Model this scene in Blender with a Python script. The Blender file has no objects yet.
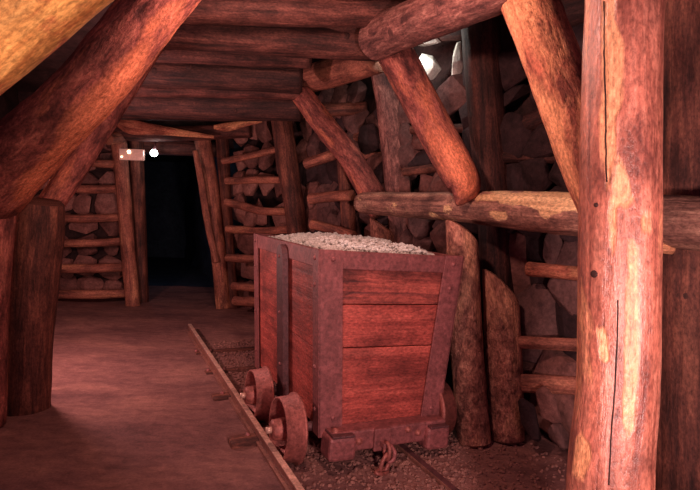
import bpy, bmesh, math, random
from mathutils import Vector, Matrix, noise
random.seed(7)
S = bpy.context.scene
COL = S.collection
# ------------------------------------------------------------------ camera
EYE, FOC, PITCH, ROLL = 1.5, 545.0, .073, .035
CF = Vector((0, math.cos(PITCH), -math.sin(PITCH)))
CU = Vector((0, math.sin(PITCH), math.cos(PITCH)))
CR = Vector((1, 0, 0))
ORG = Vector((0, 0, EYE))
def P(px, py, d):
    """point seen at (px, py) of the 700x490 photo, d metres into the scene"""
    c, s = math.cos(ROLL), math.sin(ROLL)
    dx, dy = px-350, py-245
    X = c*dx+s*dy; Y = -s*dx+c*dy
    return ORG + d*(CF + CR*(X/FOC) - CU*(Y/FOC))
cam = bpy.data.cameras.new('camera'); co = bpy.data.objects.new('camera', cam); COL.objects.link(co)
c, s = math.cos(ROLL), math.sin(ROLL)
right = c*CR+s*CU; up = -s*CR+c*CU; back = -CF
co.matrix_world = Matrix(((right.x, up.x, back.x, 0), (right.y, up.y, back.y, 0), (right.z, up.z, back.z, EYE), (0, 0, 0, 1)))
cam.sensor_width = 36; cam.lens = 36*FOC/700; cam.clip_start = .05
S.camera = co

# ------------------------------------------------------------------ materials
def mat_new(name):
    m = bpy.data.materials.new(name); m.use_nodes = True
    nt = m.node_tree; nt.nodes.clear()
    out = nt.nodes.new('ShaderNodeOutputMaterial'); b = nt.nodes.new('ShaderNodeBsdfPrincipled')
    nt.links.new(b.outputs[0], out.inputs[0])
    return m, nt, b
def node(nt, t, **kw):
    n = nt.nodes.new(t)
    for k, v in kw.items():
        if k in n.inputs: n.inputs[k].default_value = v
        else: setattr(n, k, v)
    return n
def coords(nt, attr):
    if attr: 
        n = node(nt, 'ShaderNodeAttribute', attribute_name=attr); return n.outputs['Vector']
    return node(nt, 'ShaderNodeTexCoord').outputs['Object']
def mapped(nt, v, sc, off=(0, 0, 0)):
    m = node(nt, 'ShaderNodeMapping'); m.inputs['Scale'].default_value = sc; m.inputs['Location'].default_value = off
    nt.links.new(v, m.inputs['Vector']); return m.outputs[0]
def noi(nt, v, scale, detail=6, rough=.6, dist=0):
    n = node(nt, 'ShaderNodeTexNoise', Scale=scale, Detail=detail, Roughness=rough, Distortion=dist)
    nt.links.new(v, n.inputs['Vector']); return n.outputs['Fac']
def ramp(nt, f, stops, interp='LINEAR'):
    r = node(nt, 'ShaderNodeValToRGB'); r.color_ramp.interpolation = interp
    e = r.color_ramp.elements
    while len(e) < len(stops): e.new(.5)
    for k, (p, col) in enumerate(stops):
        e[k].position = p; e[k].color = (*col, 1) if len(col) == 3 else col
    nt.links.new(f, r.inputs[0]); return r.outputs[0]
def mix(nt, f, a, b, mode='MIX'):
    m = node(nt, 'ShaderNodeMix', data_type='RGBA', blend_type=mode)
    if isinstance(f, float): m.inputs[0].default_value = f
    else: nt.links.new(f, m.inputs[0])
    for k, x in ((6, a), (7, b)):
        if isinstance(x, tuple): m.inputs[k].default_value = (*x, 1)
        else: nt.links.new(x, m.inputs[k])
    return m.outputs[2]
def bump(nt, b, h, strength=.5, dist=.02):
    n = node(nt, 'ShaderNodeBump', Strength=strength, Distance=dist)
    nt.links.new(h, n.inputs['Height']); nt.links.new(n.outputs[0], b.inputs['Normal'])
def mathn(nt, op, a, b=None):
    n = node(nt, 'ShaderNodeMath', operation=op)
    for k, x in ((0, a), (1, b)):
        if x is None: continue
        if isinstance(x, (int, float)): n.inputs[k].default_value = x
        else: nt.links.new(x, n.inputs[k])
    return n.outputs[0]

def wood(name, dark, mid, light, peel=None, thr=.6, soft=.04, rough=.72, spec=.3, off=0., stretch=.09, bstr=.6, psc=(3.2, 3.2, 1.1), bare=.30):
    m, nt, b = mat_new(name)
    v = coords(nt, 'logco')
    st = noi(nt, mapped(nt, v, (14, 14, 14*stretch), (off, 0, off)), 1.6, 8, .65, .5)
    col = ramp(nt, st, [(.34, dark), (.5, mid), (.65, light)])
    blot = noi(nt, mapped(nt, v, (5, 5, 3), (off+3, 1, 2)), 1.3, 5, .6)
    col = mix(nt, ramp(nt, blot, [(.35, (.42, .42, .42)), (.6, (1, 1, 1))]), (0, 0, 0), col, 'MULTIPLY') if False else mix(nt, 1.0, col, ramp(nt, blot, [(.33, (.45, .43, .45)), (.62, (1.12, 1.1, 1.08))]), 'MULTIPLY')
    h = st
    if peel:
        pz = noi(nt, mapped(nt, v, psc, (off+7, 4, off)), 1., 7, .62, .4)
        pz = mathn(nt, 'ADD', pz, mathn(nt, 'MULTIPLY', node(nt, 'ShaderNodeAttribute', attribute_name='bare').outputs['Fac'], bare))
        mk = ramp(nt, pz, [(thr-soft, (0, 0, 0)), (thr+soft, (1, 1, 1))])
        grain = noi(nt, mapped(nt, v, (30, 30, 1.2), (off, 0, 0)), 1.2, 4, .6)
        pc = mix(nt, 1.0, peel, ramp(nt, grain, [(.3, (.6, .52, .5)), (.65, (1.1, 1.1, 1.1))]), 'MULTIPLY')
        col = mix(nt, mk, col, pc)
        h = mathn(nt, 'SUBTRACT', st, mathn(nt, 'MULTIPLY', mk, .35))
    fine = noi(nt, mapped(nt, v, (60, 60, 30)), 1.4, 4, .7)
    col = mix(nt, 1.0, col, ramp(nt, fine, [(.3, (.42, .40, .40)), (.7, (1.38, 1.38, 1.36))]), 'MULTIPLY')
    h = mathn(nt, 'ADD', h, mathn(nt, 'MULTIPLY', fine, .35))
    bump(nt, b, h, bstr, .02)
    nt.links.new(col, b.inputs['Base Color'])
    b.inputs['Roughness'].default_value = rough; b.inputs['Specular IOR Level'].default_value = spec
    return m

def stone_mat(name, a, bcol, vein=.5, rough=.85, sc=7.):
    m, nt, b = mat_new(name); v = coords(nt, None)
    n1 = noi(nt, v, sc, 8, .65, .6); n2 = noi(nt, v, sc*5, 5, .7)
    col = ramp(nt, n1, [(.3, a), (.7, bcol)])
    col = mix(nt, 1.0, col, ramp(nt, n2, [(.3, (.6, .6, .6)), (.7, (1.2, 1.2, 1.2))]), 'MULTIPLY')
    nt.links.new(col, b.inputs['Base Color']); bump(nt, b, mathn(nt, 'ADD', n1, n2), vein, .02)
    b.inputs['Roughness'].default_value = rough; b.inputs['Specular IOR Level'].default_value = .25
    return m

def plain(name, colr, rough=.6, metal=0., bsc=40., bstr=.25, spec=.4, emit=None, est=0, var=.5):
    m, nt, b = mat_new(name); v = coords(nt, None)
    n1 = noi(nt, v, bsc, 6, .65); n2 = noi(nt, v, bsc*.15, 4, .6)
    lo = tuple(x*(1-var) for x in colr); hi = tuple(min(1, x*(1+var*.5)) for x in colr)
    col = ramp(nt, n1, [(.3, lo), (.65, hi)])
    col = mix(nt, 1.0, col, ramp(nt, n2, [(.35, (.7, .7, .7)), (.65, (1.1, 1.1, 1.1))]), 'MULTIPLY')
    nt.links.new(col, b.inputs['Base Color']); bump(nt, b, n1, bstr, .01)
    b.inputs['Roughness'].default_value = rough; b.inputs['Metallic'].default_value = metal
    b.inputs['Specular IOR Level'].default_value = spec
    if emit: b.inputs['Emission Color'].default_value = (*emit, 1); b.inputs['Emission Strength'].default_value = est
    return m

M = {}
M['bark']   = wood('dark_bark',  (.05, .018, .016), (.14, .046, .034), (.25, .09, .06), off=1.)
M['roof']   = wood('roof_bark',  (.04, .015, .014), (.12, .04, .034), (.21, .075, .06), off=4., peel=(.26, .085, .055), thr=.64)
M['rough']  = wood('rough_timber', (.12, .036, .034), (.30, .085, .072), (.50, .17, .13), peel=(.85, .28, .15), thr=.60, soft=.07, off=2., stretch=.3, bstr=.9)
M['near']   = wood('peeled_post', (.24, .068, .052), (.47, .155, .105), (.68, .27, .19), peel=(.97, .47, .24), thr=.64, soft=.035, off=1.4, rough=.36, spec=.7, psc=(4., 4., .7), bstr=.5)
M['torn']   = wood('torn_bark', (.18, .045, .032), (.46, .14, .088), (.66, .25, .15), peel=(.88, .42, .22), thr=.53, soft=.05, off=5.3, bstr=1., stretch=.2)
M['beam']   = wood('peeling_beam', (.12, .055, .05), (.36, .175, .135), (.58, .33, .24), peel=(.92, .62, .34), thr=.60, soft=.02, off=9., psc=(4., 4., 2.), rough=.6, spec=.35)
M['pole']   = wood('pole_bark', (.16, .055, .042), (.34, .12, .085), (.50, .20, .13), peel=(.58, .25, .15), thr=.6, off=6., rough=.7)
M['prop']   = wood('knotty_bark', (.15, .055, .043), (.38, .155, .115), (.64, .31, .22), peel=(.75, .38, .24), thr=.58, off=11., stretch=.8, bstr=1.)
M['in_shade']  = wood('bark_in_shade', (.02, .009, .011), (.06, .022, .02), (.12, .045, .036), off=12.)  # darker copy of the bark, with roof and wall shade put into colour
M['plate']  = wood('plate_bark', (.09, .036, .036), (.24, .095, .085), (.42, .20, .17), off=8., stretch=.25, bstr=.8)
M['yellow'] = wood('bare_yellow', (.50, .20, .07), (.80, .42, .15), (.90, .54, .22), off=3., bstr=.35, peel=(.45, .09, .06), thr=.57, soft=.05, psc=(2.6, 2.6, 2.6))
M['cut']    = wood('sawn_end', (.20, .07, .05), (.36, .14, .09), (.46, .2, .13), off=2., stretch=1.)
M['board']  = wood('cart_board', (.30, .055, .046), (.46, .088, .070), (.56, .125, .098), off=2.5, stretch=.05, rough=.55, spec=.35, bstr=.3)
M['board2'] = wood('cart_board_stained', (.08, .026, .029), (.36, .078, .062), (.52, .13, .10), off=5.5, stretch=.05, rough=.55, spec=.35, bstr=.3)
M['iron']   = plain('rusty_iron', (.27, .082, .082), .55, .1, 45., .3, .45)
M['iron2']  = plain('dark_iron', (.12, .045, .050), .5, .15, 50., .3, .45)
M['wheel']  = plain('rusty_wheel', (.40, .125, .105), .55, .3, 45., .4, .45)
M['rail']   = plain('rail_steel', (.34, .15, .115), .4, .2, 60., .2, .5)
M['railtop'] = plain('rail_polished_painted_sheen', (.75, .46, .36), .33, .2, 60., .1, .5)  # worn top, its sheen put into a lighter colour
M['stone']  = stone_mat('wall_stone', (.06, .029, .029), (.19, .092, .085))
M['stone2'] = stone_mat('wall_stone_pink', (.09, .037, .034), (.27, .115, .098))
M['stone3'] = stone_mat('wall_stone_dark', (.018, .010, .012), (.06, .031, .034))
M['stone4'] = stone_mat('wall_stone_lit', (.16, .065, .058), (.44, .20, .165))  # lit copy of the wall stone, warm light put into colour
M['pale']   = stone_mat('pale_rock', (.6, .58, .52), (.88, .86, .80), .3)  # pale rock, whitened to carry the white light of the gap
M['rock']   = stone_mat('backing_rock', (.02, .011, .012), (.07, .034, .032), .9, sc=4.)
M['gravel'] = stone_mat('pale_gravel', (.55, .52, .48), (.92, .90, .86), .3, sc=18.)
M['pebble'] = stone_mat('floor_gravel', (.14, .062, .055), (.42, .20, .165), .4, sc=20.)
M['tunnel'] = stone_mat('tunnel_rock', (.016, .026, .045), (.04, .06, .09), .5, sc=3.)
M['sign']   = plain('lamp_box_face', (.66, .36, .30), .25, 0, 30., .05, .6, (.8, .38, .30), .22, var=.2)  # slight glow added to lift the face above its surroundings
M['glow']   = plain('warm_spot', (1, .8, .5), .3, 0, 10, 0, .5, (1., .80, .48), 6.0)
M['bulb_or_hot_spot']   = plain('white_bulb', (1, 1, 1), .3, 0, 10, 0, .5, (.92, 1., 1.), 18.)
M['crack']  = plain('crack', (.03, .012, .01), .9)

def floor_mat():
    m, nt, b = mat_new('packed_dirt'); v = coords(nt, None)
    n1 = noi(nt, mapped(nt, v, (.7, 1.3, 1)), 1.6, 6, .6, .4); n2 = noi(nt, mapped(nt, v, (9, 16, 9)), 1., 7, .7, .3); n3 = noi(nt, v, 70, 4, .7)
    col = ramp(nt, n1, [(.3, (.15, .068, .068)), (.5, (.25, .115, .105)), (.72, (.37, .175, .145))])
    col = mix(nt, 1.0, col, ramp(nt, n2, [(.32, (.62, .6, .62)), (.65, (1.12, 1.12, 1.1))]), 'MULTIPLY')
    col = mix(nt, 1.0, col, ramp(nt, n3, [(.3, (.75, .75, .75)), (.7, (1.15, 1.15, 1.15))]), 'MULTIPLY')
    nt.links.new(col, b.inputs['Base Color'])
    bump(nt, b, mathn(nt, 'ADD', n2, mathn(nt, 'MULTIPLY', n3, .4)), .55, .03)
    b.inputs['Roughness'].default_value = .85; b.inputs['Specular IOR Level'].default_value = .2
    return m
M['floor'] = floor_mat()

# ------------------------------------------------------------------ object helpers
def link(name, bm, mat, parent=None, loc=(0, 0, 0), smooth=True):
    me = bpy.data.meshes.new(name); bm.to_mesh(me); bm.free()
    for p in me.polygons: p.use_smooth = smooth
    for m in (mat if isinstance(mat, list) else [mat]): me.materials.append(m)
    o = bpy.data.objects.new(name, me); COL.objects.link(o); o.location = loc
    if parent: o.parent = parent
    return o
def tag(o, label, cat, group=None, kind=None):
    if label: o['label'] = label
    if cat: o['category'] = cat
    if group: o['group'] = group
    if kind: o['kind'] = kind
    return o
def empty(name, loc, label, cat, group=None, rot=(0, 0, 0)):
    o = bpy.data.objects.new(name, None); COL.objects.link(o); o.location = loc; o.rotation_euler = rot
    o.empty_display_size = .1
    return tag(o, label, cat, group)
def struct(name, bm, mat, smooth=True):
    o = link(name, bm, mat, smooth=smooth); o['kind'] = 'structure'; return o
def catmull(pts, n):
    q = [pts[0]*2-pts[1]]+pts+[pts[-1]*2-pts[-2]]
    out = []
    for i in range(n+1):
        u = i/n*(len(pts)-1); k = min(int(u), len(pts)-2); u -= k
        a, b, c_, d = q[k:k+4]
        out.append(.5*((2*b)+(-a+c_)*u+(2*a-5*b+4*c_-d)*u*u+(-a+3*b-3*c_+d)*u**3))
    return out
SEED = [0]
def log(name, label, cat, pts, mat, group=None, M_=22, rough=.07, fine=.02, cut0=0., cut1=0., parent=None, knots=0, flat=1., ends=True, base=None, step=.035, endmat=None, dome=.15, taper_tip=None):
    """a round timber through picture points (x, y, depth, width in pixels); 4-vectors (Vector centre, radius) also accepted"""
    SEED[0] += 1; sd = SEED[0]*13.7
    cs, rs = [], []
    for p in pts:
        if isinstance(p[0], Vector): cs.append(p[0]); rs.append(p[1])
        else: cs.append(P(*p[:3])); rs.append(p[3]/2/FOC*p[2])
    L = sum((cs[i+1]-cs[i]).length for i in range(len(cs)-1))
    n = max(6, min(90, int(L/step)))
    path = catmull([Vector((*c_,)) for c_ in cs], n)
    rad = [v.x for v in catmull([Vector((r_, 0, 0)) for r_ in rs], n)]
    org = base or path[0].copy()
    bm = bmesh.new(); lay = bm.verts.layers.float_vector.new('logco')
    t0 = (path[1]-path[0]).normalized()
    side = t0.cross(CF); side = side.normalized() if side.length > .2 else t0.cross(Vector((0, 0, 1))).normalized()
    rings = []; zz = 0
    for i in range(n+1):
        t = (path[min(i+1, n)]-path[max(i-1, 0)]).normalized()
        side = (side-t*side.dot(t)).normalized(); up_ = t.cross(side)
        if i: zz += (path[i]-path[i-1]).length
        ring = []
        for k in range(M_):
            a = 2*math.pi*k/M_
            d = Vector((math.cos(a), math.sin(a), 0))
            nv = noise.noise(Vector((d.x*.9+sd, d.y*.9, zz*2.2/(rad[i]*8+.4))))+.5*noise.noise(Vector((d.x*2+sd, d.y*2, zz*5)))
            fv = noise.noise(Vector((d.x*5+sd, d.y*5, zz*9)))
            r_ = rad[i]*(1+rough*nv+fine*fv)
            x, y = d.x*r_, d.y*r_*flat
            w = path[i]+side*x+up_*y
            lz = zz
            if cut0 and i < 6: 
                sh = cut0*((side*x+up_*y).dot(CR))*(1-i/6); w = w+t*sh
            if cut1 and i > n-6:
                sh = cut1*((side*x+up_*y).dot(CR))*(1-(n-i)/6); w = w+t*sh
            v = bm.verts.new(w-org); v[lay] = Vector((x+sd*.31, y+sd*.17, lz+sd)); ring.append(v)
        rings.append(ring)
    for i in range(n):
        for k in range(M_):
            bm.faces.new((rings[i][k], rings[i][(k+1) % M_], rings[i+1][(k+1) % M_], rings[i+1][k]))
    caps = []
    for ring, sgn in ((rings[0], -1), (rings[-1], 1)):
        cen = sum((v.co for v in ring), Vector())/M_
        pv = path[0] if sgn < 0 else path[-1]
        tt = (path[0]-path[1]).normalized() if sgn < 0 else (path[-1]-path[-2]).normalized()
        rr = rad[0] if sgn < 0 else rad[-1]
        inner = []
        for v in ring:
            q = bm.verts.new(cen+(v.co-cen)*.86+tt*rr*dome); q[lay] = Vector((v[lay].x*.86, v[lay].y*.86, v[lay].z)); inner.append(q)
        cv = bm.verts.new(cen+tt*rr*dome*1.2); cv[lay] = Vector((sd, 0, 0))
        for k in range(M_):
            k2 = (k+1) % M_
            bm.faces.new((ring[k], inner[k], inner[k2], ring[k2])); bm.faces.new((inner[k], cv, inner[k2]))
        if endmat: caps.append((ring, inner, cv))
    bmesh.ops.recalc_face_normals(bm, faces=bm.faces[:])
    ends = []
    for ring, inner, cv in caps:            # a sawn face of its own look: a part
        eb = bmesh.new(); el = eb.verts.layers.float_vector.new('logco')
        A = []
        for src in (ring, inner, [cv]):
            row = []
            for v in src: q = eb.verts.new(v.co); q[el] = v[lay]; row.append(q)
            A.append(row)
        for k in range(M_):
            k2 = (k+1) % M_
            eb.faces.new((A[0][k], A[1][k], A[1][k2], A[0][k2])); eb.faces.new((A[1][k], A[2][0], A[1][k2]))
        bmesh.ops.recalc_face_normals(eb, faces=eb.faces[:])
        if eb.faces[0].normal.dot(cv.co-sum((v.co for v in ring), Vector())/M_) < 0: bmesh.ops.reverse_faces(eb, faces=eb.faces[:])
        ends.append(eb)
        bmesh.ops.delete(bm, geom=inner+[cv], context='VERTS')
    o = link(name, bm, M[mat], parent, org if not parent else org-parent.location)
    for eb in ends: link('sawn_end', eb, M[endmat], o)
    if label: tag(o, label, cat, group)
    # knots: stubs of lopped branches
    for k in range(knots):
        i = random.randint(n//6, n-n//6)
        t = (path[min(i+1, n)]-path[max(i-1, 0)]).normalized()
        tow = (ORG-path[i]).normalized(); tow = (tow-t*tow.dot(t)).normalized(); sd2 = t.cross(tow)
        a = random.uniform(-1.1, 1.1); d = tow*math.cos(a)+sd2*math.sin(a)
        r_ = rad[i]*random.uniform(.13, .2)
        kb = bmesh.new(); lk = kb.verts.layers.float_vector.new('logco')
        prev = None
        e1 = d.cross(t).normalized(); e2 = d.cross(e1)
        for (h, q) in ((.8, 1.9), (.95, 1.3), (1.0, 1.), (1.005, .6)):
            ring = []
            for j in range(10):
                b_ = 2*math.pi*j/10
                v = kb.verts.new(path[i]-org+d*(rad[i]*h)+(e1*math.cos(b_)+e2*math.sin(b_))*r_*q); v[lk] = v.co.copy(); ring.append(v)
            if prev:
                for j in range(10): kb.faces.new((prev[j], prev[(j+1) % 10], ring[(j+1) % 10], ring[j]))
            prev = ring
        kb.faces.new(prev)
        bmesh.ops.recalc_face_normals(kb, faces=kb.faces[:])
        link('knot', kb, M[mat], o)
    return o

def project(w):
    v = w-ORG; d = v.dot(CF); X = v.dot(CR)/d*FOC; Y = -v.dot(CU)/d*FOC
    c, s = math.cos(ROLL), math.sin(ROLL)
    return 350+c*X-s*Y, 245+s*X+c*Y
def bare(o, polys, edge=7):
    """bare places where the bark came off, and painted highlight strips, each with its own outline; kept with the wood as a vertex attribute"""
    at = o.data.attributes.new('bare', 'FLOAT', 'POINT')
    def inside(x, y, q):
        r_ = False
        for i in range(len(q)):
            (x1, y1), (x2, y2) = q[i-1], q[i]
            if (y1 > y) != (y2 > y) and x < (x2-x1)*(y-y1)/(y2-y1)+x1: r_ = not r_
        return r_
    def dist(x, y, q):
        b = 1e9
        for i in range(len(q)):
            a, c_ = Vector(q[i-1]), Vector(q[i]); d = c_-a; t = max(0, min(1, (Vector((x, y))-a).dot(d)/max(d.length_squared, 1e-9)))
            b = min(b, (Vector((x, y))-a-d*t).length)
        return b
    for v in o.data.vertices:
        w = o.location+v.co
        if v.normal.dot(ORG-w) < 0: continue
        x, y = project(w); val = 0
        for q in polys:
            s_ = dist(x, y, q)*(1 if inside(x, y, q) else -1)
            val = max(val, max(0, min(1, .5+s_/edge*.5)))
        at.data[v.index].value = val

def hull_stone(size, seed, npts=18):
    rnd = random.Random(seed); bm = bmesh.new()
    for k in range(npts):
        v = Vector((rnd.gauss(0, 1), rnd.gauss(0, 1), rnd.gauss(0, 1))).normalized()
        m_ = max(abs(v.x), abs(v.y), abs(v.z))
        v = v*(.55+.45/m_)
        bm.verts.new(Vector((v.x*size[0]/2, v.y*size[1]/2, v.z*size[2]/2)))
    r = bmesh.ops.convex_hull(bm, input=bm.verts[:])
    bmesh.ops.delete(bm, geom=[e for e in r['geom_interior'] if isinstance(e, bmesh.types.BMVert)], context='VERTS')
    for v in [v for v in bm.verts if not v.link_faces]: bm.verts.remove(v)
    bmesh.ops.bevel(bm, geom=bm.edges[:], offset=min(size)*.05, segments=1, affect='EDGES', clamp_overlap=True)
    return bm

def hexa(bm, v8, bev=.005, grain=0):
    """8 corners: 4 bottom (ccw) then 4 top"""
    b2 = bmesh.new()
    vs = [b2.verts.new(v) for v in v8]
    for f in ((3, 2, 1, 0), (4, 5, 6, 7), (0, 1, 5, 4), (1, 2, 6, 5), (2, 3, 7, 6), (3, 0, 4, 7)): b2.faces.new([vs[i] for i in f])
    if bev: bmesh.ops.bevel(b2, geom=b2.edges[:], offset=bev, segments=2, affect='EDGES', profile=.5, clamp_overlap=True)
    me = bpy.data.meshes.new('tmp'); b2.to_mesh(me); b2.free(); bm.from_mesh(me); bpy.data.meshes.remove(me)
def grain(bm, axis, off=0):
    bmesh.ops.recalc_face_normals(bm, faces=bm.faces[:])
    lay = bm.verts.layers.float_vector.get('logco') or bm.verts.layers.float_vector.new('logco')
    for v in bm.verts:
        c_ = list(v.co); z = c_.pop(axis); v[lay] = Vector((c_[0]+off, c_[1]+off*.7, z+off))
    return bm
def box8(x0, x1, y0, y1, z0, z1):
    return [Vector(q) for q in ((x0, y0, z0), (x1, y0, z0), (x1, y1, z0), (x0, y1, z0), (x0, y0, z1), (x1, y0, z1), (x1, y1, z1), (x0, y1, z1))]
def tube(bm, pts, r, n=8, closed=False):
    prev = first = None; N = len(pts)
    for i, p in enumerate(pts):
        a, b = (pts[(i-1) % N], pts[(i+1) % N]) if closed else (pts[max(i-1, 0)], pts[min(i+1, N-1)])
        t = (b-a).normalized(); e1 = t.cross(Vector((.31, .42, .85))).normalized(); e2 = t.cross(e1)
        ring = [bm.verts.new(p+(e1*math.cos(2*math.pi*k/n)+e2*math.sin(2*math.pi*k/n))*r) for k in range(n)]
        if prev:
            for k in range(n): bm.faces.new((prev[k], prev[(k+1) % n], ring[(k+1) % n], ring[k]))
        else: first = ring
        prev = ring
    if closed:
        best = min(range(n), key=lambda s_: (prev[0].co-first[s_].co).length)
        for k in range(n): bm.faces.new((prev[k], prev[(k+1) % n], first[(k+1+best) % n], first[(k+best) % n]))
    else: bm.faces.new(first[::-1]); bm.faces.new(prev)
    bmesh.ops.recalc_face_normals(bm, faces=bm.faces[:])
def lathe(prof, n=40, axis='x'):
    """closed profile of (axial, radius) pairs spun about the x axis"""
    bm = bmesh.new(); rings = []
    for k in range(n):
        a = 2*math.pi*k/n
        rings.append([bm.verts.new((x, r*math.cos(a), r*math.sin(a))) for x, r in prof])
    m_ = len(prof)
    for k in range(n):
        A, B = rings[k], rings[(k+1) % n]
        for j in range(m_): bm.faces.new((A[j], A[(j+1) % m_], B[(j+1) % m_], B[j]))
    bmesh.ops.remove_doubles(bm, verts=bm.verts[:], dist=1e-5)
    bmesh.ops.recalc_face_normals(bm, faces=bm.faces[:])
    return bm
def dome_bm(c_, n_, r, h):
    """rivet head at c_ with outward direction n_"""
    bm = bmesh.new(); n_ = n_.normalized(); e1 = n_.cross(Vector((.3, .5, .81))).normalized(); e2 = n_.cross(e1); prev = None
    for q in (0, .35, .7, 1.):
        rr = r*math.cos(q*math.pi/2*.92); hh = h*math.sin(q*math.pi/2)
        ring = [bm.verts.new(c_+n_*hh+(e1*math.cos(2*math.pi*k/10)+e2*math.sin(2*math.pi*k/10))*rr) for k in range(10)]
        if prev:
            for k in range(10): bm.faces.new((prev[k], prev[(k+1) % 10], ring[(k+1) % 10], ring[k]))
        prev = ring
    bm.faces.new(prev); bmesh.ops.recalc_face_normals(bm, faces=bm.faces[:])
    return bm

exec_parts = []
# ------------------------------------------------------------------ the setting
def fbm(v): return noise.noise(v)+.5*noise.noise(v*2.1)+.25*noise.noise(v*4.3)
CX, CY, YAW, TILT = .2163, 3.1929, .4253, .048      # the mine cart's place
cy_, sy_ = math.cos(YAW), math.sin(YAW)
def cart_world(lx, ly, z=0): return Vector((CX+lx*cy_-ly*sy_, CY+lx*sy_+ly*cy_, z))
def cart_local(x, y): dx, dy = x-CX, y-CY; return cy_*dx+sy_*dy, -sy_*dx+cy_*dy

def ground_z(x, y):
    lx, ly = cart_local(x, y)
    z = .018*fbm(Vector((x*1.3, y*1.3, 0)))+.006*noise.noise(Vector((x*9, y*9, 3)))
    return z-.012
bm = bmesh.new()
X0, X1, Y0, Y1, st = -5.2, 3.2, -1.0, 9.4, .06
nx, ny = int((X1-X0)/st), int((Y1-Y0)/st)
g = [[bm.verts.new((X0+i*st, Y0+j*st, ground_z(X0+i*st, Y0+j*st))) for i in range(nx+1)] for j in range(ny+1)]
for j in range(ny):
    for i in range(nx): bm.faces.new((g[j][i], g[j][i+1], g[j+1][i+1], g[j+1][i]))
struct('floor', bm, M['floor'])

def rock_wall(name, a, b, z0, z1, mat='rock', thick=.3, amp=.10, st=.12, holes=()):
    """rough rock slab from plan point a to plan point b, front face towards the left normal"""
    a = Vector((*a, 0)); b = Vector((*b, 0)); d = (b-a); L = d.length; d.normalize(); nrm = Vector((-d.y, d.x, 0))
    nu, nv = max(2, int(L/st)), max(2, int((z1-z0)/st))
    bm = bmesh.new()
    G = []
    for j in range(nv+1):
        row = []
        for i in range(nu+1):
            p = a+d*(L*i/nu)+Vector((0, 0, z0+(z1-z0)*j/nv))
            row.append(bm.verts.new(p+nrm*(amp*fbm(p*1.7))))
        G.append(row)
    B = [[bm.verts.new(a+d*(L*i/nu)+Vector((0, 0, z))-nrm*thick) for i in range(nu+1)] for z in (z0, z1)]
    for j in range(nv):
        for i in range(nu): bm.faces.new((G[j][i], G[j][i+1], G[j+1][i+1], G[j+1][i]))
    for i in range(nu):
        bm.faces.new((B[0][i+1], B[0][i], B[1][i], B[1][i+1]))
        bm.faces.new((G[nv][i], G[nv][i+1], B[1][i+1], B[1][i])); bm.faces.new((G[0][i+1], G[0][i], B[0][i], B[0][i+1]))
    for i in (0, nu):
        bm.faces.new([G[j][i] for j in range(nv+1)]+[B[1][i], B[0][i]])
    bmesh.ops.recalc_face_normals(bm, faces=bm.faces[:])
    return struct(name, bm, M[mat])
# right wall in three stretches: near, far, and the turn towards the doorway
ZT = 3.1
rock_wall('wall_right', (3.0, .9), (-.42, 6.9), -.1, ZT)
rock_wall('wall_right_far', (-.30, 6.82), (-1.70, 8.35), -.1, ZT)
rock_wall('wall_back', (-3.40, 8.3), (-5.2, 8.15), -.1, ZT)
rock_wall('wall_back_lintel', (-1.75, 8.45), (-3.45, 8.4), 2.30, ZT, thick=.25)
rock_wall('wall_left', (-5.0, 8.4), (-3.0, .6), -.1, ZT)
# tunnel beyond the doorway
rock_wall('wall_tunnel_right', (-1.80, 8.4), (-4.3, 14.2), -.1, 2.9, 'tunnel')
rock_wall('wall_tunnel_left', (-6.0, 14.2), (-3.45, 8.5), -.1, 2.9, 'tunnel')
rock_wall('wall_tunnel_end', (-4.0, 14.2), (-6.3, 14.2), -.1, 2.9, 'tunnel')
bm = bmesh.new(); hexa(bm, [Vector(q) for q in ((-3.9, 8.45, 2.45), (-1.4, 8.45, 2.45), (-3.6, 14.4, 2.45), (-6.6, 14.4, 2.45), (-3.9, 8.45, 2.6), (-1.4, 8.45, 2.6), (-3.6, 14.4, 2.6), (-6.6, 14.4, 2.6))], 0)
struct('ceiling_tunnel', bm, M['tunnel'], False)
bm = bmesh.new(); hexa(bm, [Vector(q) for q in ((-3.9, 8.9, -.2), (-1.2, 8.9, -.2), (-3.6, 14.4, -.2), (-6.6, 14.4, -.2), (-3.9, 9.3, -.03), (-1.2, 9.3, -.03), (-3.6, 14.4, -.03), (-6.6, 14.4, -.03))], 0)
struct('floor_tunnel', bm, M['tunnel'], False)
# rock roof above the timbers
bm = bmesh.new(); st = .16; nx, ny = int(8.4/st), int(8.4/st)
g = [[bm.verts.new((-5.3+i*st, .5+j*st, 3.0+.12*fbm(Vector((i*st*1.3, j*st*1.3, 7))))) for i in range(nx+1)] for j in range(ny+1)]
g2 = [[bm.verts.new((-5.3+i*nx*st, .5+j*ny*st, 3.5)) for i in (0, 1)] for j in (0, 1)]
for j in range(ny):
    for i in range(nx): bm.faces.new((g[j][i], g[j+1][i], g[j+1][i+1], g[j][i+1]))
bm.faces.new((g2[0][0], g2[0][1], g2[1][1], g2[1][0]))
struct('ceiling', bm, M['rock'])

# ------------------------------------------------------------------ timbers
G_ROOF = 'round roof beams laid across the tunnel'
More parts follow.
